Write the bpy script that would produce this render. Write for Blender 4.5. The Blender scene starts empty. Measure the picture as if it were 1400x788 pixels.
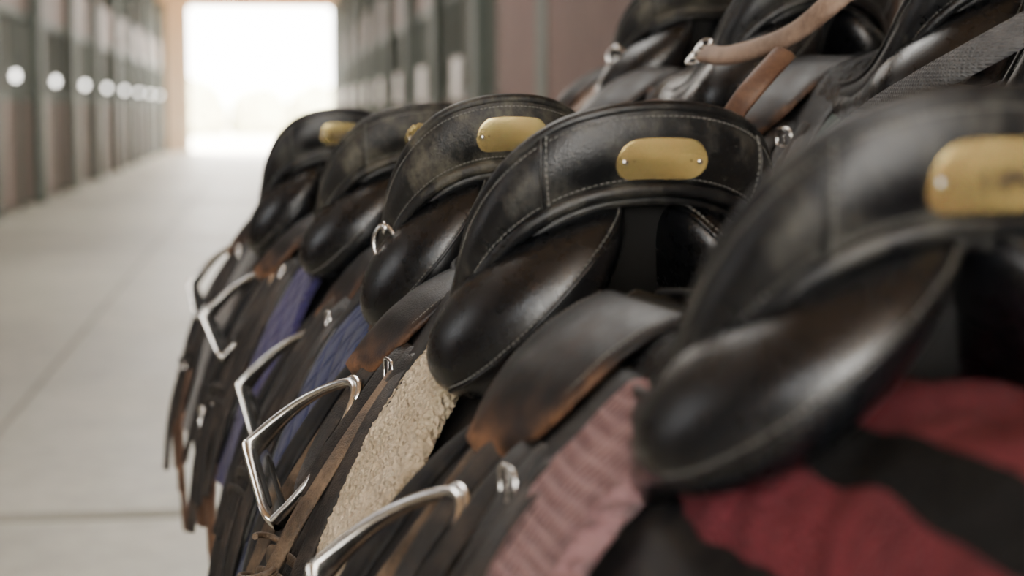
import bpy, bmesh, math, random
from mathutils import Vector, Matrix
random.seed(4)
F=2400.0; W=1400; Hh=788
HC=1.25
PHI=math.radians(7.83); PITCH=math.atan(244/F)
scene=bpy.context.scene
# ------------------------------------------------ camera
cam_d=bpy.data.cameras.new('camera'); cam=bpy.data.objects.new('camera',cam_d)
scene.collection.objects.link(cam); scene.camera=cam
cam_d.sensor_width=36; cam_d.lens=36*F/W
cam.location=(0,0,HC); cam.rotation_euler=(math.pi/2-PITCH,0,-PHI)
cam_d.dof.use_dof=True; cam_d.dof.focus_distance=1.66; cam_d.dof.aperture_fstop=4.0
cam_d.clip_start=0.02; cam_d.clip_end=500
CM=cam.rotation_euler.to_matrix()
FWD=Vector((math.sin(PHI),math.cos(PHI),0))
def place(px,py,d):
    r=CM@Vector(((px-W/2)/F,(Hh/2-py)/F,-1))
    return Vector((0,0,HC))+r*(d/r.dot(FWD))
# ------------------------------------------------ materials
def newmat(n):
    m=bpy.data.materials.new(n); m.use_nodes=True
    nt=m.node_tree; b=nt.nodes['Principled BSDF']
    return m,nt,b
def nd(nt,t,**k):
    n=nt.nodes.new(t)
    for a,v in k.items():
        if a in n.inputs: n.inputs[a].default_value=v
        else: setattr(n,a,v)
    return n
def ramp(nt,src,stops):
    r=nt.nodes.new('ShaderNodeValToRGB')
    e=r.color_ramp.elements
    e[0].position=stops[0][0]; e[0].color=(*stops[0][1],1)
    e[1].position=stops[-1][0]; e[1].color=(*stops[-1][1],1)
    for p,c in stops[1:-1]:
        x=e.new(p); x.color=(*c,1)
    nt.links.new(src,r.inputs[0]); return r
def leather(n,col,scuff,rough=.36,amt=.62,wear=False,bump=.12,spec=.45,st=.8):
    m,nt,b=newmat(n); L=nt.links.new
    tc=nd(nt,'ShaderNodeTexCoord')
    n1=nd(nt,'ShaderNodeTexNoise',Scale=22.0,Detail=9.0,Roughness=.72); L(tc.outputs['Object'],n1.inputs['Vector'])
    n2=nd(nt,'ShaderNodeTexNoise',Scale=420.0,Detail=3.0); L(tc.outputs['Object'],n2.inputs['Vector'])
    vo=nd(nt,'ShaderNodeTexVoronoi',Scale=600.0); L(tc.outputs['Object'],vo.inputs['Vector'])
    facs=[]
    for rot,sc in (((.5,.7,.3),(60,16,180)),((1.2,-.4,.9),(24,160,50))):
        mp=nd(nt,'ShaderNodeMapping'); mp.inputs['Scale'].default_value=sc; mp.inputs['Rotation'].default_value=rot
        L(tc.outputs['Object'],mp.inputs['Vector'])
        n3=nd(nt,'ShaderNodeTexNoise',Scale=2.0,Detail=5.0,Roughness=.8); L(mp.outputs[0],n3.inputs['Vector'])
        facs.append(ramp(nt,n3.outputs['Fac'],[(.61,(0,0,0)),(.68,(st,st,st))]).outputs[0])
    r=ramp(nt,n1.outputs['Fac'],[(amt-.08,(0,0,0)),(min(amt+.10,1),(.8,.8,.8))])
    fac=r.outputs[0]
    for ff in facs:
        mx=nd(nt,'ShaderNodeMath',operation='MAXIMUM'); L(fac,mx.inputs[0]); L(ff,mx.inputs[1]); fac=mx.outputs[0]
    if wear:
        at=nd(nt,'ShaderNodeAttribute',attribute_name='wear')
        rw=ramp(nt,n1.outputs['Fac'],[(.40,(.05,.05,.05)),(.62,(1,1,1))])
        ml=nd(nt,'ShaderNodeMath',operation='MULTIPLY_ADD'); L(rw.outputs[0],ml.inputs[0]); L(at.outputs['Fac'],ml.inputs[1])
        m0=nd(nt,'ShaderNodeMath',operation='MULTIPLY'); L(fac,m0.inputs[0]); m0.inputs[1].default_value=.10; L(m0.outputs[0],ml.inputs[2])
        ml2=nd(nt,'ShaderNodeMath',operation='MULTIPLY',use_clamp=True); L(ml.outputs[0],ml2.inputs[0]); ml2.inputs[1].default_value=1.0
        fac=ml2.outputs[0]
    mix=nd(nt,'ShaderNodeMix',data_type='RGBA'); L(fac,mix.inputs[0])
    mix.inputs[6].default_value=(*col,1); mix.inputs[7].default_value=(*scuff,1)
    L(mix.outputs[2],b.inputs['Base Color'])
    rr=nd(nt,'ShaderNodeMapRange'); L(n1.outputs['Fac'],rr.inputs[0]); rr.inputs[1].default_value=.3; rr.inputs[2].default_value=.7
    rr.inputs[3].default_value=rough-.08; rr.inputs[4].default_value=rough+.18
    L(rr.outputs[0],b.inputs['Roughness'])
    ad=nd(nt,'ShaderNodeMath',operation='ADD'); L(n2.outputs['Fac'],ad.inputs[0]); L(vo.outputs['Distance'],ad.inputs[1])
    ad2=nd(nt,'ShaderNodeMath',operation='MULTIPLY_ADD'); L(n1.outputs['Fac'],ad2.inputs[0]); ad2.inputs[1].default_value=5.0; L(ad.outputs[0],ad2.inputs[2])
    bp=nd(nt,'ShaderNodeBump',Strength=bump,Distance=.004); L(ad2.outputs[0],bp.inputs['Height']); L(bp.outputs[0],b.inputs['Normal'])
    b.inputs['Specular IOR Level'].default_value=spec
    return m
BLK=leather('black_leather',(.004,.0045,.0055),(.055,.053,.045),.31,.59,bump=.15,spec=.44)
BLKS=leather('scuffed_black_leather',(.006,.006,.006),(.085,.078,.058),.40,.555,bump=.22,spec=.36)
BLKG=leather('glossy_panel_leather',(.0035,.004,.005),(.012,.012,.012),.23,.66,bump=.08,spec=.48,st=.3)
SEAT=leather('seat_leather',(.005,.005,.0055),(.014,.013,.012),.50,.6,bump=.12,spec=.2)
BLKW=leather('worn_black_leather',(.006,.006,.0065),(.19,.095,.05),.40,.59,wear=True,spec=.26)
FLP=leather('flap_leather',(.007,.007,.008),(.030,.027,.023),.50,.56,spec=.22)
BRN=leather('brown_strap_leather',(.045,.031,.021),(.16,.11,.07),.5,.5,bump=.35,spec=.3)
DBR=leather('dark_strap_leather',(.010,.009,.0085),(.05,.038,.03),.46,.55,bump=.3,spec=.3)
TAN=leather('tan_leather',(.12,.075,.05),(.24,.165,.12),.6,.5)
COG=leather('cognac_leather',(.065,.03,.017),(.14,.075,.04),.5,.55)
def simple(n,col,rough=.5,metal=0,noise=0,scale=20,emit=None,es=1):
    m,nt,b=newmat(n); L=nt.links.new
    b.inputs['Base Color'].default_value=(*col,1); b.inputs['Roughness'].default_value=rough; b.inputs['Metallic'].default_value=metal
    if noise:
        tc=nd(nt,'ShaderNodeTexCoord'); n1=nd(nt,'ShaderNodeTexNoise',Scale=float(scale),Detail=6.0); L(tc.outputs['Object'],n1.inputs['Vector'])
        r=ramp(nt,n1.outputs['Fac'],[(.3,tuple(c*(1-noise) for c in col)),(.7,tuple(min(1,c*(1+noise)) for c in col))])
        L(r.outputs[0],b.inputs['Base Color'])
    if emit:
        b.inputs['Emission Color'].default_value=(*emit,1); b.inputs['Emission Strength'].default_value=es
    return m
BRASS=simple('brass_plate',(1.0,.77,.33),.24,.86,.05,60)
STEEL=simple('stainless_steel',(.70,.69,.67),.20,1,.2,60)
THR=simple('thread',(.14,.14,.13),.8)
VOID=simple('recess_shade',(.006,.006,.006),.9,0,.3)  # near-black standing in for shade in the gullet, strap holes and tread slots
INK=simple('engraving',(.05,.035,.015),.6)
def cloth(n,c1,c2,kind='weave',scale=300,rough=.9,st=.6,dist=.003,sheen=.08):
    m,nt,b=newmat(n); L=nt.links.new
    tc=nd(nt,'ShaderNodeTexCoord')
    n1=nd(nt,'ShaderNodeTexNoise',Scale=14.0,Detail=8.0,Roughness=.75); L(tc.outputs['Object'],n1.inputs['Vector'])
    r=ramp(nt,n1.outputs['Fac'],[(.35,c1),(.68,c2)]); L(r.outputs[0],b.inputs['Base Color'])
    b.inputs['Roughness'].default_value=rough; b.inputs['Specular IOR Level'].default_value=.12
    b.inputs['Sheen Weight'].default_value=sheen
    if kind=='quilt':
        mp=nd(nt,'ShaderNodeMapping'); mp.inputs['Rotation'].default_value=(math.radians(45),0,0); L(tc.outputs['Object'],mp.inputs['Vector'])
        h=None
        for ax in ('Y','Z'):
            w=nd(nt,'ShaderNodeTexWave',wave_type='BANDS',bands_direction=ax,wave_profile='SIN',Scale=float(scale)); L(mp.outputs[0],w.inputs['Vector'])
            rr=ramp(nt,w.outputs['Fac'],[(0,(0,0,0)),(.22,(.8,.8,.8)),(1,(1,1,1))])
            if h is None: h=rr.outputs[0]
            else:
                mm=nd(nt,'ShaderNodeMath',operation='MINIMUM'); L(h,mm.inputs[0]); L(rr.outputs[0],mm.inputs[1]); h=mm.outputs[0]
    elif kind=='fleece':
        v=nd(nt,'ShaderNodeTexVoronoi',Scale=float(scale)); L(tc.outputs['Object'],v.inputs['Vector'])
        n2=nd(nt,'ShaderNodeTexNoise',Scale=float(scale)*.8,Detail=6.0); L(tc.outputs['Object'],n2.inputs['Vector'])
        mm=nd(nt,'ShaderNodeMath',operation='ADD'); L(v.outputs['Distance'],mm.inputs[0]); L(n2.outputs['Fac'],mm.inputs[1]); h=mm.outputs[0]
    else:
        h=None
        for ax in ('Y','Z'):
            w=nd(nt,'ShaderNodeTexWave',wave_type='BANDS',bands_direction=ax,Scale=float(scale),Distortion=.6); L(tc.outputs['Object'],w.inputs['Vector'])
            if h is None: h=w.outputs['Fac']
            else:
                mm=nd(nt,'ShaderNodeMath',operation='MULTIPLY'); L(h,mm.inputs[0]); L(w.outputs['Fac'],mm.inputs[1]); h=mm.outputs[0]
    bp=nd(nt,'ShaderNodeBump',Strength=st,Distance=dist); L(h,bp.inputs['Height']); L(bp.outputs[0],b.inputs['Normal'])
    return m
FLEECE=cloth('cream_fleece',(.42,.34,.22),(.68,.58,.43),'fleece',190,st=1,dist=.006)
PINK=cloth('pink_waffle_cloth',(.16,.085,.09),(.30,.18,.175),'weave',34,st=1,dist=.006)
BLUE=cloth('blue_quilted_cotton',(.012,.016,.050),(.026,.032,.092),'quilt',9,st=.9,dist=.006)
NAVY=cloth('navy_binding',(.008,.02,.07),(.015,.035,.11),'weave',120)
PURP=cloth('purple_quilted_cotton',(.024,.020,.062),(.044,.036,.105),'quilt',9,st=.9,dist=.006)
RED=cloth('maroon_blanket_wool',(.10,.014,.022),(.19,.028,.040),'fleece',240,st=1,dist=.006,sheen=.05)
BLKC=cloth('black_blanket_stripe',(.004,.004,.0045),(.012,.012,.012),'fleece',240,st=.6,dist=.003,sheen=0)
GREY=cloth('grey_pad_cotton',(.06,.06,.06),(.13,.12,.115),'quilt',9)
GREEN=cloth('green_pad_cotton',(.02,.035,.028),(.03,.05,.04),'quilt',9)
WEBB=cloth('grey_webbing',(.035,.035,.037),(.085,.085,.085),'weave',90)
TEXF=bpy.data.textures.new('fleece_tufts','CLOUDS'); TEXF.noise_scale=.0050; TEXF.noise_depth=3
TEXW=bpy.data.textures.new('wool_rumple','CLOUDS'); TEXW.noise_scale=.045; TEXW.noise_depth=1
def displace(o,tex,s,lv=2):
    o.modifiers['u'].levels=lv; o.modifiers['u'].render_levels=lv
    d=o.modifiers.new('d','DISPLACE'); d.texture=tex; d.strength=s; d.mid_level=.5; d.texture_coords='LOCAL'
# ------------------------------------------------ helpers
def link(o,parent=None):
    scene.collection.objects.link(o)
    if parent: o.parent=parent
    return o
def surf(name,rows,mat,parent=None,thick=0,sub=1,closed=False,wear=None,mats=None,matfn=None,offs=0):
    nr=len(rows); nc=len(rows[0])
    me=bpy.data.meshes.new(name)
    vs=[tuple(p) for r in rows for p in r]
    fs=[]; mi=[]
    for i in range(nr-1):
        for j in range(nc if closed else nc-1):
            j2=(j+1)%nc
            fs.append((i*nc+j,i*nc+j2,(i+1)*nc+j2,(i+1)*nc+j)); mi.append(matfn(i,j) if matfn else 0)
    me.from_pydata(vs,[],fs)
    for m in (mats or [mat]): me.materials.append(m)
    me.polygons.foreach_set('material_index',mi)
    if wear:
        a=me.attributes.new('wear','FLOAT','POINT')
        a.data.foreach_set('value',[wear(i/(nr-1),j/(nc-1)) for i in range(nr) for j in range(nc)])
    bm=bmesh.new(); bm.from_mesh(me)
    bmesh.ops.remove_doubles(bm,verts=bm.verts,dist=1e-5)
    bmesh.ops.recalc_face_normals(bm,faces=bm.faces)
    for f in bm.faces: f.smooth=True
    bm.to_mesh(me); bm.free()
    o=bpy.data.objects.new(name,me); link(o,parent)
    if thick:
        s=o.modifiers.new('s','SOLIDIFY'); s.thickness=thick; s.offset=offs
    if sub:
        s=o.modifiers.new('u','SUBSURF'); s.levels=sub; s.render_levels=sub
    return o
def tube(name,pts,r,mat,parent=None,cyc=False,res=3,taper=None):
    c=bpy.data.curves.new(name,'CURVE'); c.dimensions='3D'; c.bevel_depth=r; c.bevel_resolution=res; c.use_fill_caps=True
    s=c.splines.new('POLY'); s.points.add(len(pts)-1)
    for i,p in enumerate(pts): s.points[i].co=(*p,1)
    s.use_cyclic_u=cyc; s.use_smooth=True
    c.materials.append(mat)
    o=bpy.data.objects.new(name,c); return link(o,parent)
def multi_tube(name,segs,r,mat,parent=None):
    c=bpy.data.curves.new(name,'CURVE'); c.dimensions='3D'; c.bevel_depth=r; c.bevel_resolution=1; c.use_fill_caps=True
    for pts in segs:
        s=c.splines.new('POLY'); s.points.add(len(pts)-1)
        for i,p in enumerate(pts): s.points[i].co=(*p,1)
    c.materials.append(mat)
    o=bpy.data.objects.new(name,c); return link(o,parent)
def stitches(name,pts,r,mat,parent,pitch=.005):
    segs=[];L=[0]
    for a,b in zip(pts,pts[1:]): L.append(L[-1]+(Vector(b)-Vector(a)).length)
    def at(s):
        for k in range(len(L)-1):
            if L[k+1]>=s:
                t=(s-L[k])/max(1e-9,L[k+1]-L[k]); return Vector(pts[k]).lerp(Vector(pts[k+1]),t)
        return Vector(pts[-1])
    s=0
    while s+pitch*.65<L[-1]:
        segs.append([at(s),at(s+pitch*.65)]); s+=pitch
    if segs: multi_tube(name,segs,r,mat,parent)
def cr(P,t):
    n=len(P)-1
    i=max(0,min(n-1,int(math.floor(t)))); f=t-i
    def g(k):
        if k<0: q=P[-k]; return Vector((-q[0],q[1],q[2]))
        if k>n: return Vector(P[n])*2-Vector(P[n-1])
        return Vector(P[k])
    a,b,c,d=g(i-1),g(i),g(i+1),g(i+2)
    return .5*((2*b)+(c-a)*f+(2*a-5*b+4*c-d)*f*f+(3*b-3*c+d-a)*f**3)
def lerpt(tab,x):
    if x<=tab[0][0]: return tab[0][1]
    for (a,va),(b,vb) in zip(tab,tab[1:]):
        if x<=b: return va+(vb-va)*(x-a)/(b-a)
    return tab[-1][1]
def ss(x): x=max(0,min(1,x)); return x*x*(3-2*x)
RIM=[(0,0,0),(.045,.004,-.004),(.085,.02,-.018),(.115,.048,-.048),(.130,.084,-.09),(.131,.12,-.135),(.120,.17,-.168),(.098,.24,-.185),(.075,.32,-.185),(.055,.40,-.17),(.040,.445,-.16),(0,.468,-.148)]
WEL=[(0,.016,-.068),(.048,.02,-.073),(.088,.034,-.090),(.117,.058,-.120),(.133,.085,-.158),(.136,.12,-.194),(.126,.17,-.220),(.105,.25,-.232),(.085,.33,-.228),(.068,.40,-.22),(.048,.452,-.21),(0,.48,-.20)]
def sgn(P,t):
    p=cr(P,abs(t))
    if t<0: p.x=-p.x
    return p
def B(t,v,off=0):
    p=sgn(RIM,t).lerp(sgn(WEL,t),v)
    e=.2
    tan=sgn(RIM,min(11,t+e))-sgn(RIM,max(-11,t-e)); dn=sgn(WEL,t)-sgn(RIM,t)
    n=tan.cross(dn); n=n.normalized() if n.length>1e-9 else Vector((0,-1,0))
    ref=Vector((p.x,p.y-.2,0))
    if n.dot(ref)<0: n=-n
    bul=.010*math.sin(math.pi*min(1,max(0,v)))**.8
    return p+n*(bul+off)
BASE=[(-.70,.285),(-.6,.27),(-.5,.25),(-.4,.218),(-.3,.172),(-.25,.142),(-.22,.118),(-.2,.098),(-.18,.076),(-.15,.045)]
FPK=[1.0]
def FP(y,z,side,off=0):
    x=lerpt(BASE,z)-.040*ss((y-.2)/.25)*(1-.7*ss((-z-.28)/.3))*ss((-z-.15)/.1)
    x=x*(1+(FPK[0]-1)*ss((-z-.17)/.10))+off
    return Vector((side*x,y,z))
def strap(name,pts,side,w,mat,parent,th=.004,raw=False,holes=False,nrm=None):
    P=[Vector(p) if raw else FP(p[0],p[1],side,p[2]) for p in pts]
    Q=[]
    n=len(P)
    for i in range(n-1):
        a=P[max(0,i-1)];b=P[i];c=P[i+1];d=P[min(n-1,i+2)]
        for k in range(6):
            f=k/6
            Q.append(.5*((2*b)+(c-a)*f+(2*a-5*b+4*c-d)*f*f+(3*b-3*c+d-a)*f**3))
    Q.append(P[-1])
    rows=[]
    N0=Vector(nrm) if nrm else Vector((side,-.45,.1))
    for i,q in enumerate(Q):
        t=(Q[min(len(Q)-1,i+1)]-Q[max(0,i-1)]).normalized()
        wd=t.cross(N0)
        if wd.length<.1: wd=Vector((0,1,0))
        wd.normalize(); nn=wd.cross(t).normalized()
        if nn.dot(N0)<0: nn=-nn
        h=w/2;q2=th/2
        rows.append([q-wd*h-nn*q2,q-wd*h*.9+nn*q2,q+nn*(q2*1.05),q+wd*h*.9+nn*q2,q+wd*h-nn*q2,q-nn*q2*1.0])
    rows=[[rows[0][5]]*6]+rows+[[rows[-1][5]]*6]
    o=surf(name,rows,mat,parent,0,1,closed=True)
    if holes:
        for i in range(4,len(Q)-3,3):
            ball('hole',Q[i]+N0.normalized()*(th*.45),.0028,VOID,parent,(1,1,1))
    return o
def ball(name,p,r,mat,parent=None,sc=(1,1,1),seg=12):
    me=bpy.data.meshes.new(name); bm=bmesh.new()
    bmesh.ops.create_uvsphere(bm,u_segments=seg,v_segments=max(6,seg//2),radius=r)
    for f in bm.faces: f.smooth=True
    for v in bm.verts: v.co=Vector((v.co.x*sc[0],v.co.y*sc[1],v.co.z*sc[2]))
    bm.to_mesh(me); bm.free(); me.materials.append(mat)
    o=bpy.data.objects.new(name,me); link(o,parent); o.location=p; return o
def stirrup(parent,side,eye,e1,e2,sc=1):
    e1=Vector(e1).normalized(); e2=Vector(e2).normalized(); e1=(e1-e2*e1.dot(e2)).normalized()
    n=e1.cross(e2).normalized()
    eye=Vector(eye)
    pr=[(-.008,0),(-.020,.012),(-.036,.034),(-.050,.064),(-.057,.095),(-.058,.125)]
    pts=[(a,b) for a,b in pr[::-1]]+[(-a,b) for a,b in pr]
    rows=[]
    for k,(a,b) in enumerate(pts):
        c=eye+(e1*a+e2*b)*sc
        wdt=(.0055+.008*(b/.125)**2)*sc; th=.0042*sc
        a0,b0=pts[max(0,k-1)];a1,b1=pts[min(len(pts)-1,k+1)]
        t=(e1*(a1-a0)+e2*(b1-b0)).normalized(); rd=t.cross(n).normalized()
        rows.append([c+n*wdt*math.cos(q)+rd*th*math.sin(q) for q in [2*math.pi*m/8 for m in range(8)]])
    surf('stirrup_arch',rows,STEEL,parent,0,1,closed=True)
    rows=[]
    for a in [-.060,-.058,-.05,-.03,0,.03,.05,.058,.060]:
        c=eye+(e1*a+e2*.127)*sc
        wd=(.020 if abs(a)<.055 else .015)*sc
        if abs(a)>=.060: wd*=.3
        rows.append([c+n*wd*math.cos(q)*1.0+e2*.005*sc*math.sin(q) for q in [2*math.pi*m/10 for m in range(10)]])
    surf('stirrup_tread',rows,STEEL,parent,0,1,closed=True)
    for top in (.1222,.1322):
      for kk in (-1,1):
        rows=[]
        for a in [-.042,-.04,0,.04,.042]:
            c=eye+(e1*a+e2*top+n*.008*kk)*sc
            wd=(.0035 if abs(a)<.041 else .001)*sc
            rows.append([c+n*wd*math.cos(q)+e2*.0016*math.sin(q) for q in [2*math.pi*m/6 for m in range(6)]])
        surf('tread_slot',rows,VOID,parent,0,1,closed=True)
    tube('stirrup_eye',[eye+(e1*.014*math.cos(q)+e2*(.004-.009*abs(math.sin(q)) if math.sin(q)>0 else .004))*sc for q in [math.pi*m/8 for m in range(9)]],.0035*sc,STEEL,parent)
def buckle(parent,c,u,v,w=.016,h=.012,r=.0018):
    c=Vector(c);u=Vector(u).normalized();v=Vector(v).normalized()
    pts=[]
    for m in range(16):
        q=2*math.pi*m/16
        s=lambda x:math.copysign(abs(x)**.45,x)
        pts.append(c+u*w*s(math.cos(q))+v*h*s(math.sin(q)))
    tube('buckle_frame',pts,r,STEEL,parent,True)
    tube('buckle_prong',[c-v*h,c+v*h],r*.8,STEEL,parent)
# ------------------------------------------------ saddle
def make_saddle(px,py,d,ang=18,roll=0,sc=1,panel=None,plate=True,plate_v=.55,padmat=None,padname='saddle_pad',
                stir=True,hang=False,text=None,flapz=0,wscale=1,zscale=1,plate_sz=(.036,.0172),padrear=.11,seam=True,pitch=0,dring=False,detail=True,
                flapmat=None,clutter=False,shade_rear=.06,stz=0,strapA=None,loose=False,fpk=1.0,sk=.82,skz=-.012,bandmat=None,soff=0):
    FPK[0]=fpk
    root=bpy.data.objects.new('english_saddle',None); link(root); root.empty_display_size=.1
    root.location=place(px,py,d); root.scale=(sc*wscale,sc,sc*zscale)
    root.rotation_euler=(math.radians(pitch),math.radians(roll),math.radians(ang)-PHI)
    FM=flapmat or FLP; BM=bandmat or BLK
    A=strapA or BRN
    N=66
    ts=[-11+22*i/N for i in range(N+1)]
    surf('cantle_band',[[B(t,v/6) for v in range(7)] for t in ts],BM,root,0,1)
    tube('cantle_rim',[sgn(RIM,t)+Vector((0,.003,-.003)) for t in [-11+22*i/110 for i in range(111)]],.0055,BM,root)
    tube('welt_piping',[B(t,1.0,.002) for t in [-11+22*i/110 for i in range(111)]],.0066,BM,root)
    tube('welt_piping_lower',[B(t,1.0,-.006)+Vector((0,0,-.011)) for t in [-9+18*i/110 for i in range(111)]],.0045,BLK,root)
    stitches('rim_stitching',[B(t,.13,.0006) for t in [-5+10*i/100 for i in range(101)]],.0005,THR,root)
    stitches('welt_stitching',[B(t,.86,.0004) for t in [-6+12*i/100 for i in range(101)]],.0005,THR,root)
    if seam:
        for s in (-1,1):
            tube('cantle_seam',[B(s*(2.25-.25*v/10),v/10,.0) for v in range(11)],.0016,BM,root)
            stitches('seam_stitching',[B(s*(2.15-.25*v/10),v/10,.0008) for v in range(11)],.0007,THR,root)
    dip=[(0,0),(1,.012),(2,.03),(3,.035),(4,.028),(5,.015),(6,-.002),(7,-.015),(8,-.02),(9,-.018),(10,-.010),(11,0)]
    rows=[]
    for i in range(34):
        t=11*i/33; r=cr(RIM,t); dd=lerpt(dip,t)
        rows.append([Vector((r.x*s,r.y+(.012*(1-s*s) if t<3 else 0),r.z-dd*(1-s*s))) for s in [-1+2*k/12 for k in range(13)]])
    surf('seat',rows,SEAT,root,0,1)
    rows=[]
    for i in range(34):
        t=11*i/33; r=cr(WEL,t)
        rows.append([Vector((r.x*s,r.y,r.z+.02*(1-s*s)*(1 if t>1 else t))) for s in [-1+2*k/8 for k in range(9)]])
    surf('tree_underside',rows,VOID,root,0,0)  # dark sheet closing the underside so the gullet shows as shade
    pc=dict(cx=.092,cz=-.158,a=.104,b=.046,th=48)
    if panel: pc.update(panel)
    th=math.radians(pc['th'])
    SH=1.3; Y00=-.012
    for side in (-1,1):
        st=[(-.004,0.0),(-.003,.2),(.0005,.42),(.009,.66),(.022,.85),(.038,.96),(.055,1),(.085,.97),(.13,.86),(.2,.74),(.3,.62),(.38,.52),(.43,.35),(.445,.12),(.447,0)]
        rows=[]
        for y,s in st:
            f=ss((y-.06)/.22)
            cx=pc['cx']*(1-f)+.070*f; cz=pc['cz']*(1-f)+(-.215)*f; tt=th*(1-f)+math.radians(62)*f
            row=[]
            for k in range(24):
                q=2*math.pi*k/24
                ca=math.cos(q); sb=math.sin(q)
                la=pc['a']*s*ca; lb=pc['b']*s*sb*(1+.25*ca)
                X=cx+la*math.cos(tt)+lb*math.sin(tt)*1
                Z=cz-la*math.sin(tt)+lb*math.cos(tt)
                Y=y+(SH*X*X+Y00)*(1-f)
                row.append(Vector((side*X,Y,Z)))
            rows.append(row)
        surf('panel',rows,BLKG,root,0,1,closed=True)
        tab=[(0,-.004),(.2,-.003),(.42,.0005),(.66,.009),(.85,.022),(.96,.038),(1,.055)]
        pts=[]
        for k in range(41):
            q=-.97+1.94*k/40
            X=pc['cx']+pc['a']*q*math.cos(th); Z=pc['cz']-pc['a']*q*math.sin(th)
            pts.append(Vector((side*X,lerpt(tab,abs(q))+SH*X*X+Y00-.0010,Z)))
        tube('panel_seam',pts,.0018,BLKG,root)
        stitches('panel_stitching',[p+Vector((side*.0028,-.0022,.0028)) for p in pts],.0006,THR,root)
    # skirts
    for side in (-1,1):
        prof=[(.0,.028,-.150),(.2,.054,-.160),(.4,.082,-.177),(.6,.108,-.200),(.8,.130,-.226),(1,.148,-.252)]
        def hw(u): return sk*.100*(1 if u<.5 else max(0,1-((u-.5)/.5)**2.6)**.5)
        rows=[]
        for i in range(25):
            u=i/24; u=1-(1-u)**1.6
            x=lerpt([(a,b) for a,b,c in prof],u); z=lerpt([(a,c) for a,b,c in prof],u)+skz
            w=hw(u); yc=.395+.05*u
            rows.append([Vector((side*(x+.010*(1-s*s)-.010*max(0,s)),yc+w*s,z+.010-.014*s*s*(.3+u*.7))) for s in [-1+2*k/18 for k in range(19)]])
        def wr(i,j):
            u=1-(1-i)**1.6; s=abs(2*j-1)
            return min(1,.9*ss((u-.88)/.12)+.75*ss((s-.80)/.2)*ss((u-.3)/.3)+.22*ss((u-.6)/.3))
        surf('skirt',rows,BLKW,root,.008,1,wear=wr)
        edge=[r[0] for r in rows]+[r[-1] for r in rows[::-1]][1:]
        cen=Vector((side*.09,.42,-.185+skz))
        stitches('skirt_stitching',[p.lerp(cen,.10)+Vector((side*.004,0,.006)) for p in edge],.0006,THR,root)
    # flaps
    zb=-.57+flapz
    rearT=[(0,.25),(.15,.255),(.6,.26),(.8,.27),(.92,.30),(.98,.34),(1,.39)]
    frontT=[(0,.46),(.3,.56),(.55,.61),(.75,.60),(.9,.55),(.97,.48),(1,.42)]
    for side in (-1,1):
        rows=[]
        for i in range(21):
            v=i/20; v=1-(1-v)**1.3; z=-.18+(zb+.18)*v
            y0=lerpt(rearT,v); y1=lerpt(frontT,v)
            rows.append([FP(y0+(y1-y0)*k/12,z,side,.002+.008*math.sin(3*k/12*math.pi)*v*.6) for k in range(13)])
        surf('flap',rows,FM,root,.006,1)
        edge=[r[0] for r in rows[3:]]+[r[-1] for r in rows[:2:-1]]
        tube('flap_edge',edge,.0036,BLK if not flapmat else flapmat,root)
        rows2=[]
        for i in range(15):
            v=i/14; z=-.23-.25*v
            r=.017*math.sin(math.pi*min(1,max(.02,v*.96+.02)))**.5
            c=FP(.49+.08*math.sin(v*2.4),z,side,.008)
            rows2.append([c+Vector((side*r*.8*math.cos(q),r*1.4*math.sin(q),0)) for q in [2*math.pi*m/10 for m in range(10)]])
        surf('knee_roll',rows2,FM,root,0,1,closed=True)
        rows=[]
        for i in range(15):
            v=i/14; z=-.20-.34*v
            y0=shade_rear+.06*v*v; y1=.40
            rows.append([FP(y0+(y1-y0)*k/8,z,side,-.030) for k in range(9)])
        surf('shadow_flap',rows,FLP,root,.005,1)  # black sheet put in for the dark shadow and flap under the panel
    for side in (-1,1):
        j=lambda a:random.uniform(-a,a)
        if stir:
            a1=j(.02); a2=j(.025)
            strap('stirrup_leather',[(.41,-.235,.002),(.405,-.28,.010),(.37+a1,-.36,.020),(.37+a1,-.46,.026),(.38+a2,-.55+j(.02),.024),(.37+a2,-.65,.018)],side,.027,A,root,.005,holes=(side<0 and detail))
            strap('stirrup_leather',[(.34,-.235,.002),(.325,-.28,.008),(.31+a2,-.38,.012),(.33+a2,-.47,.016),(.35,-.55,.016)],side,.026,DBR,root,.005)
            strap('stirrup_leather_loop',[(.37,-.235,.008),(.365,-.26,.016),(.37,-.33,.026),(.385,-.38+stz,.034),(.41,-.33,.036),(.41,-.26,.026),(.395,-.235,.014)],side,.022,DBR,root,.0045)
            strap('leather_keeper',[(.29,-.43,.012),(.32,-.425,.028),(.36,-.43,.038),(.39,-.45,.030)],side,.013,A,root,.003)
            strap('leather_keeper',[(.29,-.448,.014),(.32,-.443,.030),(.36,-.448,.042),(.39,-.468,.030)],side,.009,A,root,.003)
            eye=FP(.405+j(.006),-.280+stz,side,.026+soff); bot=FP(.47,-.42+stz,side,.060+soff)
            e2=(bot-eye); stirrup(root,side,eye,(side*.30,1,.10+j(.08)),e2,1.12)
            buckle(root,FP(.325,-.255,side,.016),(0,1,0),(0,0,1))
        strap('girth_billet',[(.28,-.30,-.02),(.28,-.45,-.018),(.28,-.62+flapz,-.014)],side,.024,DBR,root,.004)
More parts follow.
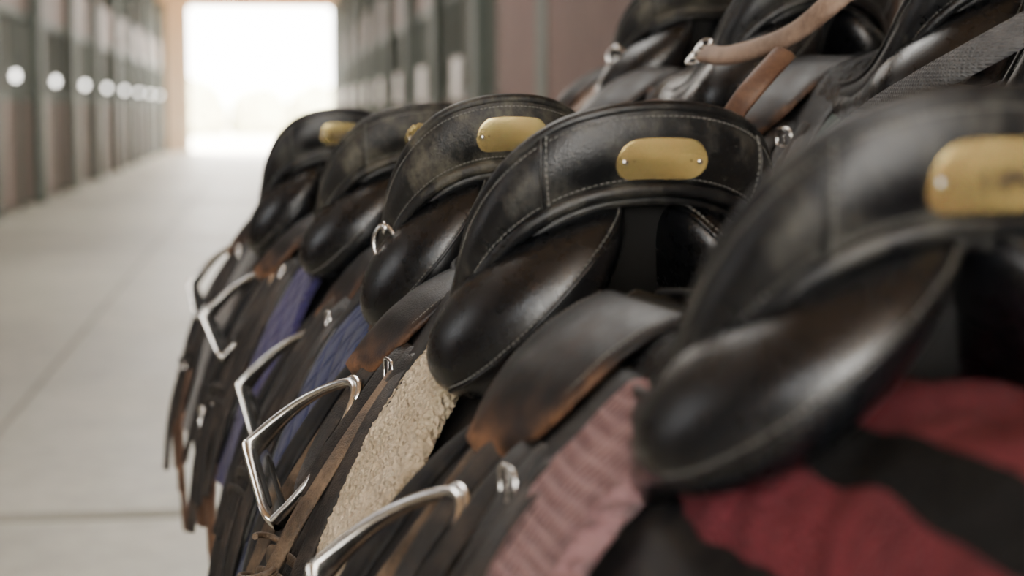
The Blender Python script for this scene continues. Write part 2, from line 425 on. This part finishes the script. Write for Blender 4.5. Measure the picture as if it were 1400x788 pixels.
        if clutter:
            strap('girth_strap',[(.30,-.235,.004),(.275,-.28,.010),(.262,-.36,.014),(.265,-.46,.016),(.28,-.58,.014)],side,.022,DBR,root,.005)
            strap('girth_strap',[(.46,-.26,.010),(.48,-.34,.016),(.51,-.43,.014),(.52,-.54,.010)],side,.022,A,root,.005)
            strap('girth_strap',[(.29,-.235,.010),(.30,-.33,.022),(.325,-.40,.024),(.33,-.50,.022),(.30,-.60,.018)],side,.018,DBR,root,.004)
        if loose:
            tube('leather_thong',[FP(.32+.035*math.sin(a*1.0),-.405-.006*a,side,.045+.018*math.cos(a)) for a in [k*.45 for k in range(28)]],.0032,BRN,root)
            strap('curved_strap',[(.30,-.25,.012),(.28,-.32,.024),(.285,-.40,.034),(.31,-.46,.036),(.34,-.54,.024)],side,.020,BRN,root,.0045)
        if hang:
            strap('hanging_billet',[(.37,-.44,.012),(.36,-.52,.006),(.35,-.60,-.005),(.34,-.76,-.03)],side,.030,COG,root,.005)
            strap('hanging_billet',[(.43,-.46,.012),(.42,-.56,.008),(.42,-.66,-.01)],side,.028,COG,root,.005)
            strap('hanging_billet',[(.31,-.46,.010),(.30,-.56,.004),(.31,-.68,-.015)],side,.024,COG,root,.005)
            buckle(root,FP(.37,-.47,side,.022),(0,1,0),(0,0,1),.018,.018,.0028)
            buckle(root,FP(.43,-.49,side,.022),(0,1,0),(0,0,1),.018,.018,.0028)
        if dring:
            c=B(side*3.7,.95,.012)
            pts=[c+Vector((side*.011*math.cos(q),.012*math.cos(q),-.018*math.sin(q)-.006)) for q in [2*math.pi*m/20 for m in range(20)]]
            tube('dee_ring',pts,.003,STEEL,root,True)
            ball('dee_staple',c+Vector((0,0,.010)),.007,STEEL,root,(.6,1,1))
            pts=[c+Vector((side*(.008+.008*math.cos(q)),.010*math.cos(q)+.002,-.034-.018*math.sin(q)-.010)) for q in [2*math.pi*m/20 for m in range(20)]]
            tube('snap_ring',pts,.0026,STEEL,root,True)
            strap('hanging_thong',[c+Vector((side*.008,0,-.055)),c+Vector((side*.024,.0,-.12)),c+Vector((side*.04,.02,-.2))],side,.012,BRN,root,.003,raw=True)
    if plate:
        hx,hz=plate_sz
        def PP(x,z,o): return B(x/.045,plate_v-z/.068,o)
        rows=[]
        K=48
        for ri,(rr,oo) in enumerate(((0,.0010),(.4,.0010),(.8,.0010),(.97,.0010),(.99,.0010),(1,.0009),(1,.0002),(1,-.001))):
            row=[]
            for k in range(K):
                q=2*math.pi*k/K
                cx=(hx-hz)*(1 if math.cos(q)>0 else -1)*min(1,abs(math.cos(q))*6)
                row.append(PP((cx+hz*math.cos(q))*rr,hz*math.sin(q)*rr,oo))
            rows.append(row)
        surf('brass_nameplate',rows,BRASS,root,0,1,closed=True)
        for s in (-1,1):
            ball('plate_screw',PP(s*(hx-.0065),0,.0014),.0026,STEEL,root,(1,.45,1))
            tube('screw_slot',[PP(s*(hx-.0065)-.0018,-.001,.0027),PP(s*(hx-.0065)+.0018,.001,.0027)],.0004,INK,root)
            ball('plate_hole',PP(s*(hx-.0135),0,.0008),.0011,INK,root,(1,.3,1))
        if text:
            tcv=bpy.data.curves.new('engraved_name','FONT'); tcv.body=text; tcv.size=.021; tcv.align_x='CENTER'; tcv.align_y='CENTER'; tcv.offset=.0006
            tcv.materials.append(INK)
            to=bpy.data.objects.new('engraved_name',tcv); link(to,root)
            to.location=PP(0,0,.0024); to.rotation_euler=(math.pi/2-.1,0,0)
    if padmat:
        pad=bpy.data.objects.new(padname,None); link(pad)
        pad.location=root.location; pad.rotation_euler=root.rotation_euler; pad.scale=root.scale
        bind={BLUE:NAVY}.get(padmat,padmat)
        thk=.020 if padmat in (FLEECE,PINK) else .012
        for side in (-1,1):
            rT=[(0,padrear+.05),(.15,padrear+.02),(.4,padrear),(.6,padrear+.01),(.9,padrear+.035),(1,padrear+.07)]
            fT=[(0,.46),(.3,.55),(.6,.60),(.9,.60),(1,.55)]
            rows=[]
            n2=30 if padmat is FLEECE else 20
            for i in range(n2+5):
                v=i/(n2+4); z=-.185-.37*v; y0=lerpt(rT,v); y1=lerpt(fT,v)
                rows.append([FP(y0+(y1-y0)*(k/n2)**1.25,z,side,(-.014 if k>n2*.45 else -.006)+.004*math.sin(v*9+k/n2*10)*ss(v*3)) for k in range(n2+1)])
            o=surf('pad_side',rows,padmat,pad,thk,2)
            if padmat is FLEECE: displace(o,TEXF,.0062,3)
            elif padmat is PINK: displace(o,TEXW,.005,2)
            if padmat is not FLEECE:
                tube('pad_binding',[r[0] for r in rows]+[rows[-1][k] for k in range(1,n2)]+[r[-1] for r in rows[:1:-1]],thk*.56,bind,pad)
    return root

# ------------------------------------------------ lower row
S1=make_saddle(1372,117,.86,ang=18,wscale=.88,panel=dict(cx=.088,cz=-.136,a=.106,b=.038,th=38),padmat=PINK,padname='pink_saddle_pad',text='TIM',plate_v=.62,plate_sz=(.040,.019),padrear=.15,clutter=True,shade_rear=-.02,fpk=1.24,sk=.86,skz=-.004)
S2=make_saddle(908,141,1.40,ang=18,padmat=FLEECE,padname='cream_fleece_saddle_pad',plate_v=.62,clutter=True,loose=True,sk=.62,skz=-.022,fpk=1.04,soff=.006)
S3=make_saddle(702,131,1.88,ang=16,wscale=.88,zscale=1.08,padmat=BLUE,padname='blue_quilted_saddle_pad',plate_v=.52,dring=True,seam=False,plate_sz=(.042,.0172),clutter=True,strapA=DBR,fpk=1.20,sk=.6,skz=-.02,padrear=.07,bandmat=BLKS,soff=-.01)
S4=make_saddle(592,143,2.34,ang=20,zscale=.98,wscale=.95,padmat=PURP,padname='purple_quilted_saddle_pad',plate_v=.6,hang=True,clutter=True,strapA=DBR,stz=.02,sk=.6,skz=-.02,bandmat=BLKS)
S5=make_saddle(466,149,2.84,ang=16,padmat=GREY,padname='grey_saddle_pad',plate_v=.55,hang=True,text='LEO',wscale=.84,strapA=DBR,stz=.03,sk=.6,skz=-.02,fpk=1.08)
# ------------------------------------------------ upper row
BEI=cloth('beige_pad_cloth',(.20,.135,.10),(.34,.25,.19))
U=[make_saddle(1440,-120,1.95,ang=25,padmat=GREEN,padname='green_saddle_pad',detail=False,clutter=True,plate=False,strapA=DBR,roll=-3,zscale=.95),
   make_saddle(1165,-78,2.42,ang=30,padmat=GREY,padname='grey_saddle_pad',detail=False,clutter=True,plate=False,roll=4,zscale=1.08,flapmat=COG,sk=.7),
   make_saddle(975,-45,2.95,ang=16,padmat=BEI,padname='beige_saddle_pad',detail=False,dring=True,flapmat=TAN,plate=False,strapA=TAN,fpk=1.25,sk=.55,bandmat=BLKS,padrear=.02),
   make_saddle(1700,-140,1.5,ang=20,detail=False,plate=False)]
# girths draped across the upper saddles
def girth(name,pix,w,mat,bk=True):
    root=bpy.data.objects.new(name,None); link(root)
    P=[place(*p) for p in pix]; root.location=P[0]
    P=[p-P[0] for p in P]
    strap('girth_body',P,-1,w,mat,root,.010,raw=True,nrm=(-.5,-1,.45))
    if bk:
        for s in (-.3,.3):
            t=(P[-1]-P[-2]).normalized(); wd=t.cross(Vector((-.5,-1,.45))).normalized()
            buckle(root,P[-1]+wd*w*s+t*.008,wd,t,.010,.014,.0024)
girth('leather_girth',[(1190,-40,1.98),(1130,10,1.98),(1085,45,2.02),(1035,66,2.08),(990,76,2.14),(960,72,2.2)],.030,TAN)
girth('webbing_girth',[(1440,18,1.55),(1400,40,1.55),(1330,78,1.56),(1260,115,1.6),(1200,150,1.66),(1130,205,1.75)],.034,WEBB,False)
girth('leather_girth',[(1075,70,2.0),(1040,108,1.97),(1010,145,1.97),(985,185,2.0),(975,230,2.05)],.030,COG,False)
# ------------------------------------------------ red blanket under the nearest saddle
bl=bpy.data.objects.new('maroon_saddle_blanket',None); link(bl)
bl.location=S1.location; bl.rotation_euler=S1.rotation_euler
prof=[(0,-.158),(.035,-.161),(.062,-.170),(.067,-.173),(.080,-.182),(.085,-.187),(.104,-.212),(.114,-.26),(.120,-.31),(.124,-.38),(.128,-.47)]
full=[(-x,z) for x,z in prof[::-1]]+prof[1:]
rows=[]
for i in range(36):
    y=-.30+.62*i/35
    rows.append([Vector((x*(1-.10*ss((y-.1)/.2))*(1+.25*ss((-y-.02)/.2)),y,z+.003*math.sin(y*38+x*25)+.003*math.sin(y*71-x*60)-.03*ss((y-.05)/.25))) for x,z in full])
def mf(i,j):
    x=(full[j][0]+full[j+1][0])/2
    return 1 if .064<abs(x)<.084 else 0
o=surf('blanket_cloth',rows,RED,bl,.008,2,mats=[RED,BLKC],matfn=mf); displace(o,TEXW,.008,2)
rows=[]
for i in range(16):
    u=i/15
    row=[]
    for k in range(22):
        s=k/21; x=-.12+.28*s
        yb=-.34+ u*(.04+.30*s*(1 if s<.6 else 1-.5*(s-.6)))
        z0=lerpt([(a,c) for a,c in full],x)
        row.append(Vector((x,yb,z0+.010+.020*math.sin(math.pi*min(1,u*1.0))**.6+.003*math.sin(s*14))))
    rows.append(row)
o=surf('blanket_fold',rows,RED,bl,.008,2); displace(o,TEXW,.008,2)

# ------------------------------------------------ racks
WOOD=simple('rack_wood',(.06,.04,.025),.6,0,.4,8)
IRON=simple('rack_iron',(.02,.02,.022),.5,.6)
def box(bm,c,s,rot=None,mi=0):
    r=bmesh.ops.create_cube(bm,size=1)
    for v in r['verts']:
        v.co=Vector((v.co.x*s[0],v.co.y*s[1],v.co.z*s[2]))
        if rot: v.co=rot@v.co
        v.co+=Vector(c)
    for f in {f for v in r['verts'] for f in v.link_faces}: f.material_index=mi
def obj_from_bm(name,bm,mats,parent=None,bev=0):
    me=bpy.data.meshes.new(name); bm.to_mesh(me); bm.free()
    for m in mats: me.materials.append(m)
    o=bpy.data.objects.new(name,me); link(o,parent)
    if bev:
        b=o.modifiers.new('b','BEVEL'); b.width=bev; b.segments=2
    return o
def rack(a,b,zt):
    a=Vector(a);b=Vector(b); d=(b-a); d.z=0; L=d.length; d.normalize(); r=Vector((d.y,-d.x,0))
    root=bpy.data.objects.new('saddle_rack',None); link(root); root.location=(a.x,a.y,0)
    prof=[(-.070,-.20),(-.062,-.10),(-.048,-.03),(-.03,-.004),(0,0),(.03,-.004),(.048,-.03),(.062,-.10),(.070,-.20)]
    rows=[]
    for i in range(8):
        p=d*(L*i/7)
        rows.append([p+r*x+Vector((0,0,zt+z)) for x,z in prof])
    surf('rack_saddle_rail',rows,WOOD,root,.018,0)
    rot=Matrix.Rotation(math.atan2(-d.x,d.y),3,'Z')
    bm=bmesh.new()
    for f in (.04,.5,.96):
        p=d*(L*f)
        box(bm,p+Vector((0,0,(zt-.04)/2)),(.05,.05,zt-.04),rot)
        box(bm,p+Vector((0,0,.03)),(.5,.06,.06),rot)
        box(bm,p+Vector((0,0,zt-.19)),(.13,.05,.04),rot)
    box(bm,d*(L*.5)+Vector((0,0,.12)),(.05,L*.95,.05),rot)
    obj_from_bm('rack_legs',bm,[IRON],root,.004)
f1=Vector((-math.sin(math.radians(18)-PHI),math.cos(math.radians(18)-PHI),0))
rack(S1.location-f1*.2,S5.location+f1*.5,HC-.26)
rack(U[3].location-f1*.1,U[2].location+f1*.5,U[1].location.z-.26)

# ------------------------------------------------ building
def noise_wood(n,c1,c2,rough=.6,streak=(1,1,1),scale=3):
    m,nt,b=newmat(n); L=nt.links.new
    tc=nd(nt,'ShaderNodeTexCoord'); mp=nd(nt,'ShaderNodeMapping'); mp.inputs['Scale'].default_value=streak
    L(tc.outputs['Object'],mp.inputs['Vector'])
    n1=nd(nt,'ShaderNodeTexNoise',Scale=float(scale),Detail=8.0,Roughness=.65); L(mp.outputs[0],n1.inputs['Vector'])
    r=ramp(nt,n1.outputs['Fac'],[(.3,c1),(.7,c2)]); L(r.outputs[0],b.inputs['Base Color']); b.inputs['Roughness'].default_value=rough
    return m
BOARD=noise_wood('stall_board_wood',(.12,.080,.065),(.24,.17,.145),.6,(1,6,.6))
POST=noise_wood('painted_grey_green_post',(.050,.062,.052),(.10,.12,.10),.6,(4,4,.6))
BAR=simple('galvanised_bar',(.17,.175,.15),.5,.3)
DOOR=noise_wood('red_brown_door_boards',(.08,.035,.028),(.22,.13,.11),.7,(1,9,.5),4)
CEIL=noise_wood('ceiling_pine',(.62,.38,.20),(.80,.56,.34),.6,(4,.4,1))
BEIGE=noise_wood('plastered_wall',(.76,.62,.48),(.86,.74,.62),.8)
LAMP=simple('lamp_glass',(1,1,1),.4,emit=(1,.97,.9),es=9)
def concrete():
    m,nt,b=newmat('concrete_floor'); L=nt.links.new
    tc=nd(nt,'ShaderNodeTexCoord')
    n1=nd(nt,'ShaderNodeTexNoise',Scale=.9,Detail=9.0,Roughness=.62); L(tc.outputs['Object'],n1.inputs['Vector'])
    n2=nd(nt,'ShaderNodeTexNoise',Scale=9.0,Detail=10.0,Roughness=.75); L(tc.outputs['Object'],n2.inputs['Vector'])
    r=ramp(nt,n1.outputs['Fac'],[(.34,(.25,.24,.19)),(.66,(.42,.40,.325))])
    r2=ramp(nt,n2.outputs['Fac'],[(.35,(.72,.72,.71)),(.65,(1,1,1))])
    mx=nd(nt,'ShaderNodeMix',data_type='RGBA',blend_type='MULTIPLY'); mx.inputs[0].default_value=1
    L(r.outputs[0],mx.inputs[6]); L(r2.outputs[0],mx.inputs[7])
    L(mx.outputs[2],b.inputs['Base Color'])
    rr=nd(nt,'ShaderNodeMapRange'); L(n1.outputs['Fac'],rr.inputs[0]); rr.inputs[3].default_value=.35; rr.inputs[4].default_value=.6
    L(rr.outputs[0],b.inputs['Roughness'])
    bp=nd(nt,'ShaderNodeBump',Strength=.15,Distance=.01); L(n2.outputs['Fac'],bp.inputs['Height']); L(bp.outputs[0],b.inputs['Normal'])
    return m
CONC=concrete()
JOINT=simple('floor_joint',(.23,.22,.18),.9)
Y0,Y1=-9,54
XL,XR=-3.15,2.0
XLo,XRo=-6.9,5.8
bm=bmesh.new(); box(bm,((XLo+XRo)/2,(Y0+Y1)/2,-.1),(XRo-XLo,Y1-Y0,.2)); obj_from_bm('floor',bm,[CONC])
bm=bmesh.new()
for y in [5.45-9.2,5.45,20.5,36]: box(bm,((XL+XR)/2,y,.001),(XR-XL,.03 if y!=5.45 else .10,.004))
box(bm,(-1.06,(Y0+Y1)/2,.001),(.020,Y1-Y0,.004))
obj_from_bm('trim_floor_joints',bm,[JOINT])
bm=bmesh.new(); box(bm,((XLo+XRo)/2,(Y0+Y1)/2,4.75),(XRo-XLo,Y1-Y0,.1))
for y in range(Y0,Y1,4): box(bm,((XLo+XRo)/2,y,4.6),(XRo-XLo,.15,.22))
obj_from_bm('ceiling',bm,[CEIL])
for nm,x in (('wall_left',XLo),('wall_right',XRo)):
    bm=bmesh.new(); box(bm,(x,(Y0+Y1)/2,2.35),(.15,Y1-Y0,4.7)); obj_from_bm(nm,bm,[BEIGE])
bm=bmesh.new()
dl,dr=-2.35,1.9
box(bm,((XLo+dl)/2,Y1,2.35),(dl-XLo,.2,4.7)); box(bm,((XRo+dr)/2,Y1,2.35),(XRo-dr,.2,4.7)); box(bm,((dl+dr)/2,Y1,4.5),(dr-dl,.2,.4))
obj_from_bm('wall_far',bm,[BEIGE])
bm=bmesh.new()
box(bm,((XLo-3)/2,Y0,2.35),(-3-XLo,.2,4.7)); box(bm,((XRo+2)/2,Y0,2.35),(XRo-2,.2,4.7)); box(bm,(-.5,Y0,4.5),(5,.2,.4))
obj_from_bm('wall_near',bm,[BEIGE])
WB=simple('white_board',(.80,.74,.70),.5,0,.05)
def stalls(x,sx,name):
    bm=bmesh.new(); y=Y0+.5
    pitch=4.1
    lamps=[]
    while y<Y1-.4:
        ye=min(y+pitch,Y1-.3)
        box(bm,(x,y,2.2),(.30,.42,4.4),mi=1)
        nb=10; h=1.32/nb
        if ye-y>1:
            for k in range(nb): box(bm,(x,(y+ye)/2,.06+h*(k+.5)),(.05,ye-y-.3,h-.008),mi=0)
            box(bm,(x,(y+ye)/2,1.42),(.09,ye-y-.3,.09),mi=1)
            box(bm,(x,(y+ye)/2,2.45),(.09,ye-y-.3,.1),mi=1)
            box(bm,(x,(y+ye)/2,2.85),(.04,ye-y-.3,.7),mi=0)
            nbar=20
            for k in range(nbar):
                box(bm,(x,y+.2+(ye-y-.4)*(k+.5)/nbar,1.93),(.025,.025,.95),mi=2)
            box(bm,(x-sx*.05,y+pitch*.62,1.2),(.07,.09,2.4),mi=1)
            box(bm,(x+sx*1.85,y,1.25),(3.5,.06,2.5),mi=0)
            if y>14:
                if sx>0: box(bm,(x-.14,y+1.5,1.56),(.03,.7,.42),mi=3)
            if y>9: lamps.append(y+pitch*.5)
        y+=pitch
    if sx>0:
        for k in range(30): box(bm,(x-.12,8.2+.21*k,1.35),(.04,.20,2.7),mi=4)
    obj_from_bm(name,bm,[BOARD,POST,BAR,WB,DOOR])
    if sx<0:
        for ly in lamps:
            ball('stall_lamp',(x-sx*.08,ly,1.66),.06,LAMP,None,(.7,1,1),16)
stalls(XL,-1,'stall_fronts_left'); stalls(XR,1,'stall_fronts_right')
for y in (18,30,44):
    rows=[[Vector((-.6+r*math.cos(q),y+r*math.sin(q),z)) for q in [2*math.pi*m/20 for m in range(20)]] for r,z in ((.008,4.69),(.008,4.24),(.08,4.2),(.18,4.1),(.26,3.98))]
    surf('pendant_lamp',rows,IRON,None,.006,1,closed=True)
# outside
GR=simple('outdoor_sand',(.82,.77,.66),.9,0,.1,1)
bm=bmesh.new(); box(bm,(0,Y1+40.1,-.12),(120,80,.2)); obj_from_bm('ground',bm,[GR])
LEAF=simple('hedge_leaves',(.62,.60,.42),.9,0,.3,2)
for k,(x,r) in enumerate(((-4,1.9),(-.5,1.5),(2.5,1.7),(6,2.2),(-9,2.4))):
    me=bpy.data.meshes.new('bush'); bm=bmesh.new(); bmesh.ops.create_icosphere(bm,subdivisions=4,radius=r)
    for v in bm.verts:
        v.co*=1+random.uniform(-.1,.1); v.co.z=max(v.co.z,-.8)
    bm.to_mesh(me); bm.free(); me.materials.append(LEAF)
    o=bpy.data.objects.new('bush',me); link(o); o.location=(x,Y1+34+k,.8)
# ------------------------------------------------ light
w=bpy.data.worlds.new('world'); scene.world=w; w.use_nodes=True
bg=w.node_tree.nodes['Background']; bg.inputs[0].default_value=(1,.97,.91,1); bg.inputs[1].default_value=24
sun=bpy.data.lights.new('sun','SUN'); sun.energy=32; sun.angle=.02; sun.color=(1,.93,.82)
so=bpy.data.objects.new('sun',sun); link(so); so.rotation_euler=(math.radians(-50),0,math.radians(12))
def area(n,loc,size,e,rot=(0,0,0),col=(1,1,1)):
    a=bpy.data.lights.new(n,'AREA'); a.shape='RECTANGLE'; a.size=size[0]; a.size_y=size[1]; a.energy=e; a.color=col
    o=bpy.data.objects.new(n,a); link(o); o.location=loc; o.rotation_euler=rot; return o
for k,(y,e) in enumerate(((-4,45),(4.5,185),(13,220),(21,240),(29,300),(37,460),(46,820))):
    area('overhead_fill',(-1.0,y,4.45),(1.8,2.8),e,(0,0,0),(1,.975,.93) if k<2 else (1,.95,.87))  # added overhead fill lamps; the ceiling above them is solid
area('left_area_light',(-6.6,3.5,2.9),(3.0,1.2),125,(0,math.radians(-80),0),(.94,.97,1))  # area lamp inside the closed left wall, which has no window opening
o=area('rear_highlight_fill',(-2.6,-3.2,2.7),(.9,.9),58,(0,0,0),(.95,.98,1))  # unseen lamp added behind the camera to put highlights on the saddles
o.rotation_euler=(Vector((0,1.3,1.1))-o.location).to_track_quat('-Z','Y').to_euler()
